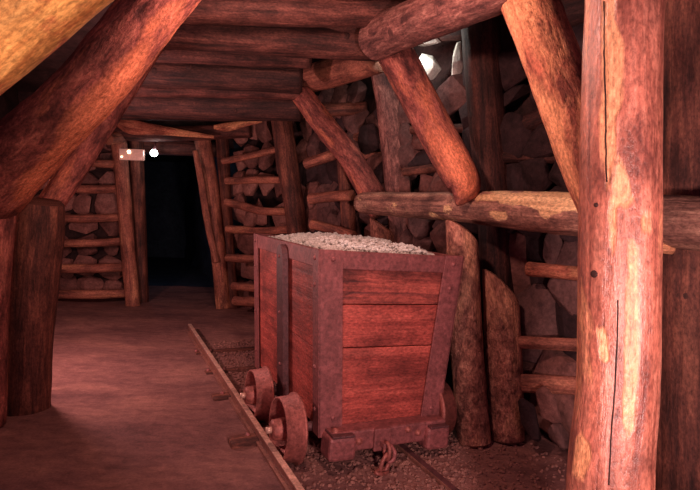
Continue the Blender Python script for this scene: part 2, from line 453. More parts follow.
# big braces and posts on the left
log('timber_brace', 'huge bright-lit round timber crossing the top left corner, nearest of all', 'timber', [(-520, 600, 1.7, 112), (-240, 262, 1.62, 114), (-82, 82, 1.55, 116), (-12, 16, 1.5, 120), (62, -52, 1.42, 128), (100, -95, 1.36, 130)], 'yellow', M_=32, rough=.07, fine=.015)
hb = log('timber_brace', 'thick reddish hewn brace slanting from the left posts up across the roof', 'timber', [(-14, 189, 3.40, 71), (32, 142, 3.15, 66), (93, 83, 2.85, 60), (157, 2, 2.7, 58), (228, -84, 2.55, 61)], 'rough', M_=56, rough=.05, fine=.035, knots=2, endmat='cut', dome=.05, step=.02)
bare(hb, [[(200, 0), (178, 8), (140, 55), (100, 95), (72, 118), (30, 165), (12, 200), (50, 178), (110, 110), (160, 48), (205, 0)]], 16)  # torn-bark edge, with its lit brightness put into the colour too
log('timber_brace', 'thinner dark brace behind the thick slanting one on the left', 'timber', [(35, 226, 3.98, 25), (66, 181, 4.05, 26), (97, 131, 4.2, 26), (136, 67, 4.4, 25), (174, 5, 4.5, 25)], 'rough', rough=.09, knots=1)
log('timber_post', 'broad dark leaning post under the slanting brace at left', 'post', [(25, 412, 3.86, 48), (28, 340, 3.84, 46), (34, 262, 3.8, 48), (37, 228, 3.77, 48), (39, 203, 3.75, 46)], 'bark', M_=28, knots=2)
log('timber_post', 'reddish post cut off by the left edge, in front of the broad dark post', 'post', [(-14, 425, 3.5, 34), (-12, 320, 3.5, 36), (-7, 215, 3.45, 40), (-5, 170, 3.45, 38)], 'rough', M_=26, knots=1)

# doorway at the far end
log('door_post', 'left front post of the dark doorway, carrying the small light box', 'post', [(133, 306, 7.7, 14), (129, 260, 7.7, 14), (124, 200, 7.7, 14), (119, 142, 7.7, 15)], 'pole', knots=1)
log('door_post', 'dark second post inside the left of the doorway, behind the front one', 'post', [(142, 304, 7.95, 13), (139, 220, 7.95, 14), (136, 140, 7.95, 14)], 'bark')
log('door_post', 'right post of the dark doorway, leaning to the left', 'post', [(224, 308, 7.7, 15), (219, 260, 7.7, 15), (211, 190, 7.7, 15), (202, 136, 7.7, 16)], 'pole', knots=1)
log('split_plank', 'narrow split plank leaning on the right post of the doorway', 'plank', [(216, 262, 7.55, 6), (208, 225, 7.55, 7), (201, 180, 7.5, 7), (195, 151, 7.5, 5)], 'pole', flat=.6)
log('door_post', 'dark post standing just right of the doorway in shadow', 'post', [(233, 308, 7.75, 13), (228, 240, 7.8, 12), (222, 138, 7.8, 13)], 'bark')
log('lintel', 'dark round lintel lying across the top of the doorway', 'beam', [(104, 132, 7.55, 15), (170, 134, 7.55, 15), (250, 130, 7.5, 15)], 'roof')
log('lintel', 'second dark lintel deeper in the doorway with the white lamp below it', 'beam', [(110, 145, 8.1, 15), (220, 150, 8.1, 15)], 'roof')
log('split_plank', 'pale torn half log above the left of the doorway', 'plank', [(116, 122, 7.2, 7), (132, 127, 7.2, 15), (158, 130, 7.2, 10), (190, 134, 7.22, 6), (214, 137, 7.25, 3)], 'torn', flat=.5)
log('split_plank', 'pale torn half log above the right of the doorway', 'plank', [(214, 127, 7.1, 4), (226, 127, 7.1, 9), (244, 124, 7.05, 6), (262, 121, 7.0, 3)], 'torn', flat=.5)
log('round_block', 'short round log end left of the doorway lintel', 'log', [(108, 139, 7.3, 12), (121, 137, 7.55, 12)], 'pole', endmat='cut')

# roof beams
R = [([(160, 6, 3.5, 33), (270, 9, 3.65, 32), (330, 11, 3.8, 31), (418, 12, 4.05, 30)], 'nearest big roof beam at the top edge, above all the others'),
     ([(140, 28, 4.05, 36), (260, 37, 4.15, 35), (384, 45, 4.35, 33)], 'big round roof beam second from the top, ending at the right wall plate'),
     ([(110, 66, 4.9, 34), (210, 72, 4.9, 35), (300, 77, 4.95, 33)], 'dark round roof beam third from the top'),
     ([(100, 98, 5.6, 30), (200, 103, 5.6, 31), (300, 106, 5.6, 30)], 'dark round roof beam fourth from the top'),
     ([(92, 112, 6.6, 14), (200, 114, 6.6, 14), (292, 114, 6.6, 14)], 'dark round roof beam farthest back, just over the doorway')]
for p, l in R: log('roof_beam', l, 'beam', p, 'in_shade' if p[0][1] > 60 else 'roof', G_ROOF, M_=26, rough=.06, knots=2)
# shaded lagging over the roof beams
for k, (x0, y0, x1, y1, d, w) in enumerate([(140, 50, 310, 58, 4.6, 22), (130, 88, 300, 92, 5.4, 16), (150, -24, 440, -20, 3.5, 32), (140, 17, 385, 28, 4.2, 20)]):
    log('roof_lagging', ['shadowed roof pole in the gap between the second and third beams', 'shadowed roof pole in the gap between the third and fourth beams', 'dark roof pole along the top edge above the nearest beam', 'shadowed roof pole in the gap under the nearest beam'][k], 'pole', [(x0, y0, d, w), (x1, y1, d, w)], 'roof', 'roof poles in the gaps')

# wall plates along the right side
log('wall_plate', 'thick round wall plate high on the right, its sawn end facing left', 'beam', [(377, 39, 4.05, 42), (403, 27, 3.72, 43), (450, 8, 3.25, 46), (520, -22, 2.7, 54)], 'plate', M_=28, rough=.05, endmat='cut', knots=2)
log('wall_plate', 'shorter round wall plate beyond it, its sawn end facing left over the slanting brace', 'beam', [(293, 83, 5.9, 27), (330, 73, 5.2, 29), (378, 57, 4.5, 32)], 'pole', M_=26, rough=.05, endmat='cut')
log('roof_lagging', 'short dark log in the gap under the shorter wall plate', 'pole', [(300, 112, 5.9, 13), (366, 108, 5.7, 13)], 'bark', 'roof poles in the gaps')
log('roof_lagging', 'dark red log below the thick wall plate by the white gap', 'pole', [(438, 31, 4.5, 22), (470, 27, 4.3, 24), (530, 18, 4.1, 24)], 'in_shade', 'roof poles in the gaps')
log('roof_lagging', 'dark pole in the top right corner behind the orange brace', 'pole', [(520, 62, 3.9, 24), (590, 40, 3.5, 26)], 'in_shade', 'roof poles in the gaps')
log('roof_lagging', 'dark bluish pole at the top between orange brace and big post', 'pole', [(540, 18, 3.5, 34), (620, -8, 3.0, 36)], 'in_shade', 'roof poles in the gaps')

# long wall: braces, posts, beam
log('timber_brace', 'reddish brace slanting down behind the cart to the end of the peeling beam', 'timber', [(301, 94, 5.45, 22), (326, 128, 5.4, 23), (349, 156, 5.32, 24), (366, 184, 5.25, 25), (382, 212, 5.2, 25)], 'rough', rough=.06, knots=1)
log('timber_post', 'purplish post standing behind the left end of the peeling beam', 'post', [(404, 322, 5.12, 27), (402, 230, 5.12, 27), (397, 180, 5.12, 26), (391, 120, 5.12, 26), (383, 74, 5.12, 25)], 'plate', knots=1)
log('timber_brace', 'brown brace with a pointed foot resting on the peeling beam', 'timber', [(457, 205, 3.66, 4), (461, 198, 3.67, 17), (464, 186, 3.70, 33), (453, 163, 3.78, 37), (428, 117, 3.95, 37), (401, 65, 4.1, 37), (391, 45, 4.15, 37)], 'rough', M_=28, rough=.05, knots=1)
pb = log('peeling_beam', 'long pale peeling beam running along the right wall at eye height', 'beam', [(364, 203, 5.15, 21), (385, 204, 4.9, 24), (440, 206, 4.16, 28), (510, 210, 3.5, 37), (582, 215, 3.0, 44), (640, 219, 2.68, 50), (720, 225, 2.32, 57)], 'beam', M_=72, rough=.06, fine=.02, knots=2, dome=.5, step=.018)
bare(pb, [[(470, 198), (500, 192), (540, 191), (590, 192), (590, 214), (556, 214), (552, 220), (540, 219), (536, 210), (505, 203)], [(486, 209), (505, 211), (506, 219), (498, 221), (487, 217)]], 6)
log('timber_prop', 'short stub prop with a slanted top under the left end of the peeling beam', 'post', [(386, 322, 5.1, 25), (385, 270, 5.1, 25), (383, 228, 5.1, 25)], 'prop', cut1=-.8, rough=.05, endmat='cut')
log('timber_prop', 'sunlit knotty prop with a slanted top, just right of the cart', 'post', [(474, 442, 3.55, 33), (468, 370, 3.6, 33), (464, 300, 3.66, 33), (462, 232, 3.72, 31)], 'prop', M_=28, cut1=-.75, rough=.05, fine=.03, knots=1, endmat='cut')
log('timber_prop', 'darker knotty prop with a sloping top, second to the right of the cart', 'post', [(506, 438, 3.62, 35), (504, 370, 3.66, 36), (502, 320, 3.7, 35), (500, 286, 3.74, 33)], 'prop', M_=28, cut1=-1.0, rough=.06, fine=.03, knots=1)
log('timber_post', 'tall dark post rising behind the peeling beam to the roof', 'post', [(496, 400, 4.0, 34), (496, 250, 4.0, 34), (492, 180, 4.0, 35), (485, 90, 4.0, 38), (480, 10, 4.0, 38)], 'in_shade', M_=26, knots=2)
log('timber_post', 'slim dark post among the poles behind the slanting red brace', 'post', [(352, 312, 5.6, 14), (350, 240, 5.6, 15), (342, 140, 5.65, 14)], 'bark')
log('timber_post', 'post left of the red brace, beside the pole ladder of the far right wall', 'post', [(306, 330, 6.4, 22), (298, 235, 6.4, 21), (290, 180, 6.4, 21), (281, 116, 6.45, 21)], 'bark', knots=1)

# near right side
log('timber_brace', 'bright orange brace with torn bark slanting behind the big peeled post', 'timber', [(505, -50, 3.0, 54), (528, 0, 2.75, 54), (555, 70, 2.5, 55), (585, 150, 2.3, 56), (612, 215, 2.15, 56)], 'torn', M_=30, rough=.05, fine=.03, knots=2)
post = log('timber_post', 'big pale peeled post standing nearest at right', 'post', [(604, 690, 1.72, 88), (609, 480, 1.72, 80), (617, 380, 1.72, 75), (619, 240, 1.72, 76), (621, 100, 1.72, 74), (624, 0, 1.72, 73), (627, -90, 1.72, 72)], 'near', M_=110, step=.014, rough=.035, fine=.010, knots=0)
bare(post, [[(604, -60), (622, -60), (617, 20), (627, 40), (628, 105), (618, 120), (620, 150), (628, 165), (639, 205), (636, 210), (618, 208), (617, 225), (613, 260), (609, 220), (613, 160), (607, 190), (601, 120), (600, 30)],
    [(628, 235), (640, 240), (641, 330), (636, 430), (628, 440), (622, 420), (624, 330)], [(602, 330), (607, 335), (607, 362), (602, 360)], [(640, 212), (648, 212), (648, 236), (641, 236)], [(580, 440), (590, 450), (584, 475), (577, 470)]], 7)  # long lower strip is the post's highlight painted as bare wood
for nm, pp in (('drying_crack', [(604, 1.604), (604.5, 60), (606, 110), (606, 150), (607, 182)]), ('drying_crack', [(618, 300), (617, 345), (614, 400), (611, 440), (609, 485)])):
    cb = bmesh.new()
    # a thin groove line lying on the surface of the post facing the camera
    pts = []
    for x, y in pp:
        # find the surface by casting towards the post mesh
        d = (P(x, y, 1.0)-ORG).normalized()
        hit, loc, nr, ix = post.ray_cast(ORG-post.location, d)
        if hit: pts.append(loc+nr*.0005)
    fine_ = catmull(pts, 40)
    tube(cb, [q+Vector((.0015*noise.noise(q*30), 0, 0)) for q in fine_], .0022, 6)
    link(nm, cb, M['crack'], post)
for x, y, r in ((594, 274, .013), (596, 205, .008)):
    d = (P(x, y, 1.0)-ORG).normalized(); hit, loc, nr, ix = post.ray_cast(ORG-post.location, d)
    if hit: link('knot', dome_bm(loc-nr*.002, nr, r, .006), M['bark'], post)
log('timber_post', 'dark reddish post behind the big peeled post at the right edge', 'post', [(692, 560, 2.72, 70), (690, 300, 2.72, 68), (690, 100, 2.72, 66), (692, -40, 2.72, 66)], 'bark', M_=30, rough=.04, knots=2)
log('timber_post', 'shadowed post filling the far right edge behind the peeling beam', 'post', [(748, 560, 2.55, 62), (745, 240, 2.55, 60), (742, -40, 2.55, 60)], 'roof', M_=24)

# lagging poles
LL = 'lagging poles left of the doorway'
for (x0, y0, x1, y1, w), o_ in zip([(90, 163, 124, 163, 8), (76, 189, 124, 188, 8), (52, 218, 124, 217, 8), (48, 243, 126, 241, 8), (44, 268, 128, 267, 9), (38, 294, 132, 293, 9)], ('topmost', 'second from the top', 'third from the top', 'fourth from the top', 'fifth from the top', 'lowest')):
    log('lagging_pole', o_+' of the level poles left of the doorway', 'pole', [(x0-8, y0, 7.62, w), ((x0+x1)/2, (y0+y1)/2+1, 7.62, w*1.05), (x1, y1, 7.85, w)], 'pole', LL, M_=12, step=.06, rough=.12)
LR = 'lagging poles between doorway and cart'
for (p, w), o_ in zip([([(224, 161), (250, 156), (282, 148)], 7), ([(227, 181), (258, 180), (288, 180)], 7.5), ([(227, 202), (243, 206), (262, 211), (290, 212)], 8), ([(228, 229), (258, 231), (298, 229)], 8), ([(228, 258), (258, 259), (298, 258)], 8), ([(234, 286), (258, 288), (300, 288)], 8), ([(236, 301), (258, 302), (300, 302)], 10)],
                      ('topmost, tilted', 'second', 'third, sagging', 'fourth', 'fifth', 'sixth', 'lowest, thickest')):
    n_ = len(p)
    log('lagging_pole', o_+' of the poles stacked between the doorway and the ore cart', 'pole', [(x, y, 7.25-.75*i/(n_-1), w) for i, (x, y) in enumerate(p)], 'pole', LR, M_=14, step=.05, rough=.1, endmat='cut')
LM = 'pole ends behind the red brace'
for p, w, l in [([(306, 164), (336, 154), (352, 150)], 11, 'blunt pole end left of the red brace, upper one'), ([(310, 199), (338, 196), (352, 195)], 11, 'blunt pole end left of the red brace, lower one just above the cart'),
                ([(312, 224), (336, 230), (354, 236)], 10, 'tilted pole end right at the gravel edge, behind the cart'), ([(356, 138), (376, 131), (392, 127)], 10, 'short pole end between red brace and purplish post, upper'),
                ([(360, 156), (384, 155), (400, 154)], 8, 'level pole between red brace and purplish post, middle'), ([(370, 175), (386, 175), (400, 175)], 8, 'level pole between red brace and purplish post, lowest')]:
    log('lagging_pole', l, 'pole', [(x, y, 5.72-.16*i, w) for i, (x, y) in enumerate(p)], 'pole', LM, M_=14, step=.05, rough=.08, endmat='cut')
LW = 'lagging poles behind the peeling beam'
for (x0, y0, x1, y1, d0, d1, w, m), l in zip([(410, 99, 478, 96, 4.75, 4.35, 9, 'pole'), (404, 172, 470, 164, 4.8, 4.35, 9, 'bark'), (498, 136, 574, 104, 3.95, 3.5, 19, 'in_shade'), (505, 157, 592, 158, 3.9, 3.4, 13, 'in_shade'), (412, 130, 466, 128, 4.8, 4.35, 9, 'bark'),
        (528, 269, 600, 275, 3.62, 3.25, 15, 'torn'), (518, 342, 600, 346, 3.62, 3.3, 13, 'pole')],
        ('pale-topped thin pole below the white gap', 'thin pole low behind the pointed brace', 'thick tilted dark pole left of the orange brace', 'level dark pole above the beam, left of the orange brace', 'dark thin pole halfway up behind the pointed brace', 'reddish split pole in the stones, highest below the beam', 'brown pole in the stones, middle one left of the big post')):
    log('lagging_pole', l, 'pole', [(x0, y0, d0, w), ((x0+x1)/2, (y0+y1)/2, (d0+d1)/2, w), (x1, y1, d1, w)], m, LW, M_=16, step=.04, rough=.1, flat=.8, endmat='cut')
log('lagging_plank', 'flat sawn plank in the stones, lowest beside the big post', 'plank', [(518, 383, 3.6, 19), (560, 385, 3.42, 19), (602, 388, 3.25, 20)], 'pole', None, M_=16, flat=.35, rough=.04)
for p, l in [([(700, 245), (655, 240)], 'reddish pole stub right of the big post under the beam')]:
    log('lagging_pole', l, 'pole', [(650, 246, 2.5, 12), (672, 249, 2.5, 11)], 'torn', None, M_=14)

# light box and lamp at the doorway
def facing(name, px, py, d): return P(px, py, d)
c0 = P(131, 154.5, 7.48)
lb = empty('light_box', c0, 'small pale pink light box with reflected hot spots, fixed to the left door post', 'light')
k_ = 7.48/FOC
bm = bmesh.new(); hexa(bm, box8(-12*k_, 12*k_, 0, .07, -5.5*k_, 5.5*k_), .008)
link('housing', bm, M['sign'], lb)
for (dx, dz, r) in ((-2, 2.6, 1.9), (-9.3, -2.6, .9)):
    bm = dome_bm(Vector((dx*k_, -.002, dz*k_)), Vector((0, -1, 0)), r*k_, .02)
    link('bulb_or_hot_spot', bm, M['glow'], lb)  # reflected hot spots on the face, built as glowing domes
c0 = P(154, 153, 7.6)
lp = empty('wall_lamp', c0, 'bright white bare lamp hanging in the top of the doorway', 'lamp')
bm = bmesh.new(); bmesh.ops.create_uvsphere(bm, u_segments=16, v_segments=12, radius=.05)
link('bulb_or_hot_spot', bm, M['bulb_or_hot_spot'], lp)
bm = bmesh.new(); tube(bm, [Vector((0, .02, .03)), Vector((0, .03, .09)), Vector((.0, .05, .16)), Vector((0, .2, .20))], .018, 10)
link('lamp_holder', bm, M['iron2'], lp)

# ------------------------------------------------------------------ the ore cart and its track
WT, WB, HB, LC, ZB = .955, .785, 1.065, 1.42, .16
TOP = ZB+HB
def hw(z): return (WB+(WT-WB)*(z-ZB)/HB)/2
cart = empty('ore_cart', (CX, CY, 0), 'old reddish wooden ore cart with iron straps, heaped with pale gravel', 'cart', rot=(0, TILT, YAW))
def slab(z0, z1, y0, y1, in0, in1, side=0):
    """board between heights, tapering with the body; side 0: across the front/back, -1/+1: along a flank (in0..in1 measured inwards)"""
    if side == 0:
        a, b = hw(z0), hw(z1)
        return [Vector(q) for q in ((-a+in0, y0, z0), (a-in1, y0, z0), (a-in1, y1, z0), (-a+in0, y1, z0), (-b+in0, y0, z1), (b-in1, y0, z1), (b-in1, y1, z1), (-b+in0, y1, z1))]
    a, b = hw(z0), hw(z1)
    if side < 0: return [Vector(q) for q in ((-a+in0, y0, z0), (-a+in1, y0, z0), (-a+in1, y1, z0), (-a+in0, y1, z0), (-b+in0, y0, z1), (-b+in1, y0, z1), (-b+in1, y1, z1), (-b+in0, y1, z1))]
    return [Vector(q) for q in ((a-in1, y0, z0), (a-in0, y0, z0), (a-in0, y1, z0), (a-in1, y1, z0), (b-in1, y0, z1), (b-in0, y0, z1), (b-in0, y1, z1), (b-in1, y1, z1))]
def cpart(name, v8, mat, bev=.004, ax=0, off=0., parent=None, label=None):
    bm = bmesh.new(); hexa(bm, v8, bev); grain(bm, ax, off)
    o = link(name, bm, M[mat], parent or cart, smooth=False)
    if label: o['label'] = label
    return o
def rivet(owner, p, n_, r=.012, h=.009): link('rivet', dome_bm(Vector(p), Vector(n_), r, h), M['iron'], owner)
ZR = TOP-.105           # underside of the rim
rows = [(ZB+.02, ZB+.50), (ZB+.505, ZB+.755), (ZB+.760, ZR)]
for k, (a, b) in enumerate(rows):
    cpart('front_board', slab(a, b, .012, .045, .05, .05), 'board2' if k == 2 else 'board', .004, 0, 1.3*k, label=['lowest broad bright red front board', 'middle red front board', 'top front board with dark vertical stains'][k])
    cpart('back_board', slab(a, b, LC-.045, LC-.012, .05, .05), 'board', .004, 0, 4+k)
for s_ in (-1, 1):
    for k, (a, b) in enumerate([(ZB+.02, ZB+.48), (ZB+.482, ZR)]):
        cpart('side_board', slab(a, b, .03, LC-.03, .008, .042, s_), 'board', .003, 1, 7+k+s_)
cpart('floor_board', slab(ZB, ZB+.04, .03, LC-.03, .03, .03), 'board', .004, 1)
# rim straps
fr = cpart('rim_strap', slab(ZR, TOP, -.004, .03, .01, .01), 'iron', .005, 0)
cpart('rim_strap', slab(ZR, TOP, LC-.03, LC+.004, .01, .01), 'iron', .005, 0)
for s_ in (-1, 1):
    r_ = cpart('rim_strap', slab(ZR, TOP, .0, LC, -.006, .03, s_), 'iron', .005, 1)
# corner irons: an angle wrapping each corner
def corner(name, s_, yf, wide, deep, mat='iron'):
    """front corner strap of given width, with a leg of given depth along the flank"""
    sg = 1 if yf < LC/2 else -1
    y_out = yf-.012*sg
    bm = bmesh.new(); z0, z1 = ZB-.01, TOP+.004
    a, b = hw(z0), hw(z1)
    q = lambda h, i, y, z: Vector((s_*(h-i), y, z))
    hexa(bm, [q(a, -.012, y_out, z0), q(a, wide, y_out, z0), q(a, wide, yf+.002*sg, z0), q(a, -.012, yf+.002*sg, z0), q(b, -.012, y_out, z1), q(b, wide, y_out, z1), q(b, wide, yf+.002*sg, z1), q(b, -.012, yf+.002*sg, z1)], .003)
    hexa(bm, [q(a, -.014, y_out, z0), q(a, .0, y_out, z0), q(a, .0, yf+deep*sg, z0), q(a, -.014, yf+deep*sg, z0), q(b, -.014, y_out, z1), q(b, .0, y_out, z1), q(b, .0, yf+deep*sg, z1), q(b, -.014, yf+deep*sg, z1)], .003)
    grain(bm, 2)
    return link(name, bm, M[mat], cart, smooth=False)
cl = corner('corner_iron', -1, 0, .135, .085)
cr = corner('corner_iron', 1, 0, .125, .08)
bl = corner('corner_iron', -1, LC, .12, .085, 'iron')
br = corner('corner_iron', 1, LC, .12, .08)
for z in (TOP-.05, TOP-.20, .27):
    rivet(cr, (hw(z)-.06, -.012, z), (0, -1, 0), .014)
for z in (TOP-.05, .26): rivet(cl, (-hw(z)+.075, -.012, z), (0, -1, 0), .014)
for z in (TOP-.05, TOP-.20, .55, .30): rivet(cl, (-hw(z)-.014, .05, z), (-1, 0, -.05), .014)
for z in (TOP-.05, TOP-.25, .62, .3): rivet(bl, (-hw(z)-.014, LC-.04, z), (-1, 0, -.05), .013)
# rounded middle strap on each flank
for s_ in (-1, 1):
    bm = bmesh.new(); y0 = .64; w = .135; outs = []
    ol = [(-w/2, ZB-.02), (w/2, ZB-.02), (w/2, TOP-.02-w/2)]+[(w/2*math.cos(t), TOP-.02-w/2+w/2*math.sin(t)) for t in [math.pi*k/12 for k in range(1, 12)]]+[(-w/2, TOP-.02-w/2)]
    A = [bm.verts.new((s_*(hw(z)+.042), y0+y, z)) for y, z in ol]; B = [bm.verts.new((s_*(hw(z)+.004), y0+y, z)) for y, z in ol]
    bm.faces.new(A); bm.faces.new(B[::-1])
    for k in range(len(ol)): bm.faces.new((A[k], A[(k+1) % len(ol)], B[(k+1) % len(ol)], B[k]))
    bmesh.ops.recalc_face_normals(bm, faces=bm.faces[:])
    bmesh.ops.bevel(bm, geom=[e for e in bm.edges if abs(e.verts[0].co.x-e.verts[1].co.x) < .012], offset=.005, segments=2, affect='EDGES', clamp_overlap=True)
    grain(bm, 2); st_ = link('side_strap', bm, M['iron2'], cart, smooth=False); st_['label'] = 'dark iron strap with a rounded top'
    for z in (TOP-.10, .75, .40): rivet(st_, (s_*(hw(z)+.042), y0, z), (s_, 0, 0), .013)
# bumper across the bottom of the front
bmp = cpart('bumper', [Vector(q) for q in ((-.37, -.10, .085), (.40, -.10, .105), (.40, .0, .105), (-.37, .0, .085), (-.37, -.10, .205), (.40, -.10, .225), (.40, .02, .225), (-.37, .02, .205))], 'iron', .012, 0)
for sx, x0, x1 in ((-1, -.385, -.22), (1, .25, .41)):
    cpart('bumper_block', box8(x0, x1, -.135, .01, .055, .19), 'iron', .018, 0, parent=bmp)
    pl = cpart('bumper_plate', box8(x0+.015, x1-.015, -.142, -.0, .19, .203), 'iron2', .004, 0, parent=bmp)
for x, z in ((-.19, .145), (.13, .185), (.20, .16), (-.07, .18)):
    link('bolt', dome_bm(Vector((x, -.10, z)), Vector((0, -1, 0)), .02, .018), M['wheel'], bmp)
for x in (-.33, .345): link('bolt', dome_bm(Vector((x, -.07, .203)), Vector((0, 0, 1)), .022, .022), M['wheel'], bmp)
# coupling: eye plate with hook and hanging links
bm = bmesh.new(); hexa(bm, box8(-.055, .055, -.118, -.095, .10, .235), .008); hexa(bm, box8(-.02, .02, -.17, -.11, .135, .165), .006); grain(bm, 2)
cp = link('coupling', bm, M['iron'], cart, (-.045, 0, -.02), smooth=False)
def ring_pts(c_, e1, e2, a, b, n=20): return [c_+e1*(a*math.cos(2*math.pi*k/n))+e2*(b*math.sin(2*math.pi*k/n)) for k in range(n)]
X, Y, Z = Vector((1, 0, 0)), Vector((0, 1, 0)), Vector((0, 0, 1))
for c_, e1, e2, a, b, r in ((Vector((.0, -.175, .125)), Y, Z, .03, .048, .011), (Vector((-.012, -.185, .055)), (X*.85+Y*.35).normalized(), (Z*.97+X*.2).normalized(), .034, .06, .012), (Vector((-.035, -.20, .02)), (Y*.8+X*.6).normalized(), (X*-.85-Y*.35+Z*.25).normalized(), .03, .055, .011)):
    bm = bmesh.new(); tube(bm, ring_pts(c_, e1, e2, a, b), r, 10, True); link('chain_link', bm, M['wheel'], cp)
bm = bmesh.new(); tube(bm, catmull([Vector((.03, -.16, .15)), Vector((.035, -.20, .13)), Vector((.03, -.205, .09)), Vector((.0, -.20, .07))], 12), .012, 8); link('hook', bm, M['iron'], cp)
# frame sills, axles, wheels
for s_ in (-1, 1): cpart('sill', box8(s_*.25-.04, s_*.25+.04, .0, LC, .10, ZB+.005), 'iron2', .006, 1)
for y, wr in ((.13, 1.), (.77, .93)):
    bm = bmesh.new(); tube(bm, [Vector((-.53, y, .185-.53*TILT)), Vector((-.2, y, .185-.2*TILT)), Vector((.2, y, .185+.2*TILT)), Vector((.5, y, .185+.5*TILT))], .028, 12); link('axle', bm, M['iron2'], cart)
    for s_ in (-1, 1):
        # open drum rim with a thin inner flange and a recessed web
        prof = [(-.055, .183), (.040, .190), (.042, .205), (.056, .205), (.056, .165), (.050, .16), (.045, .06), (.025, .06), (.030, .155), (-.055, .168)]
        bm = lathe(prof, 48)
        for v in bm.verts:
            f_ = 1+.012*noise.noise(v.co*14); v.co.y *= f_*wr; v.co.z *= f_*wr; v.co.x *= -s_
        bmesh.ops.recalc_face_normals(bm, faces=bm.faces[:])
        w_ = link('wheel', bm, M['wheel'], cart, (-.55 if s_ < 0 else .455, y, .19*wr+(.455*TILT if s_ > 0 else -.55*TILT)))
        hb = lathe([(-.095, .0), (-.095, .045), (-.085, .058), (-.02, .064), (.05, .06), (.05, .0)], 28)
        for v in hb.verts: v.co.x *= -s_
        bmesh.ops.recalc_face_normals(hb, faces=hb.faces[:])
        link('hub', hb, M['wheel'], w_)
        ab = lathe([(-.125, 0), (-.125, .018), (-.09, .02), (-.09, 0)], 14)
        for v in ab.verts: v.co.x *= -s_
        bmesh.ops.recalc_face_normals(ab, faces=ab.faces[:])
        link('axle_end', ab, M['railtop'], w_)
# gravel load
bm = bmesh.new()
def heap(x, y):
    u = abs(x)/.44; v = abs(y-LC/2)/(LC/2-.04)
    return TOP-.045+.078*max(0, 1-u**4)*max(0, 1-v**5)+.02*noise.noise(Vector((x*6, y*6, 1)))
nx, ny = 22, 30
hx = hw(TOP)-.035
g = [[bm.verts.new((-hx+2*hx*i/nx, .04+(LC-.08)*j/ny, heap(-hx+2*hx*i/nx, .04+(LC-.08)*j/ny)-.012)) for i in range(nx+1)] for j in range(ny+1)]
for j in range(ny):
    for i in range(nx): bm.faces.new((g[j][i], g[j][i+1], g[j+1][i+1], g[j+1][i]))
def pebbles(bm, n, place, size):
    protos = []
    for k in range(10):
        b = bmesh.new(); bmesh.ops.create_icosphere(b, subdivisions=1, radius=1)
        for v in b.verts: v.co *= 1+.35*noise.noise(v.co*1.3+Vector((k*9.1, 0, 0)))
        protos.append(([v.co.copy() for v in b.verts], [[v.index for v in f.verts] for f in b.faces])); b.free()
    for k in range(n):
        p = place()
        if p is None: continue
        r_ = random.uniform(*size)*random.uniform(.6, 1)
        R_ = Matrix.Rotation(random.uniform(0, 6.3), 3, random.choice('XYZ')) @ Matrix.Diagonal((1, random.uniform(.6, 1), random.uniform(.5, .8)))
        vs, fs = protos[k % 10]
        nv = [bm.verts.new(p+(R_ @ v)*r_) for v in vs]
        for f in fs: bm.faces.new([nv[i] for i in f])
def pl_():
    x, y = random.uniform(-hx, hx), random.uniform(.05, LC-.05)
    return Vector((x, y, heap(x, y)+random.uniform(-.004, .012)))
pebbles(bm, 2600, pl_, (.012, .028))
gl = link('gravel_load', bm, M['gravel'], None, (CX, CY, 0), smooth=False); gl.rotation_euler = (0, TILT, YAW)
tag(gl, 'heap of pale grey gravel filling the ore cart', 'gravel', kind='stuff')

# rails and sleepers
def rail(label, lx, y0, y1, h, top='railtop', sink=0.):
    A, B = cart_world(lx, y0), cart_world(lx, y1); L = (B-A).length
    r_ = empty('rail', A, label, 'rail', 'rails of the mine track', (0, 0, YAW))
    bm = bmesh.new(); hexa(bm, box8(-.012, .012, 0, L, .012-sink, h-.02), .002); hexa(bm, box8(-.034, .034, 0, L, -.02-sink, .012-sink), .003); hexa(bm, box8(-.020, .020, 0, L, h-.022, h-.004), .003)
    link('rail_web', bm, M['rail'], r_, smooth=False)
    bm = bmesh.new(); hexa(bm, box8(-.018, .018, 0.001, L-.001, h-.006, h), .002); link('rail_head', bm, M[top], r_, smooth=False)
    return r_
rail('left rail of the track with a bright worn top, starting on the dirt floor', -.615, -1.3, 3.56, .075)
rail('right rail of the track, mostly sunk in gravel in front of the cart', .175, -1.3, 1.9, .028, 'iron2', .03)
for k, (ly, lx0, l) in enumerate([(.47, -.80, 'nearest sleeper end poking out left of the rail'), (1.29, -.76, 'second sleeper end left of the rail, beside the front wheel'), (1.92, -.71, 'third sleeper end left of the rail'), (2.6, -.69, 'farthest sleeper end left of the rail')]):
    bm = bmesh.new(); hexa(bm, box8(lx0, .45, -.065, .065, -.09, .012-.006*k), .012); grain(bm, 0)
    o = link('sleeper', bm, M['bark'], None, cart_world(0, ly)+Vector((0, 0, .008))); o.rotation_euler = (0, 0, YAW); tag(o, l, 'sleeper', 'wooden sleepers of the track')
    for q in (-.68, -.54):
        link('spike', dome_bm(Vector((q, .03, .01-.006*k)), Z, .016, .018), M['iron'], o)
# gravel strewn about the cart
bm = bmesh.new()
def pg_():
    lx, ly = random.uniform(-.57, 1.05), random.uniform(-1.3, 3.0)
    lx0 = -.57
    if random.random() > min(1, .35+.9*max(0, 1-abs(lx-.1)/.9)): return None
    w = cart_world(lx, ly); return Vector((w.x, w.y, ground_z(w.x, w.y)+.004))
pebbles(bm, 9000, pg_, (.007, .020))
tag(link('floor_gravel', bm, M['pebble'], smooth=False), 'reddish loose gravel strewn on the ground around the cart', 'gravel', kind='stuff')

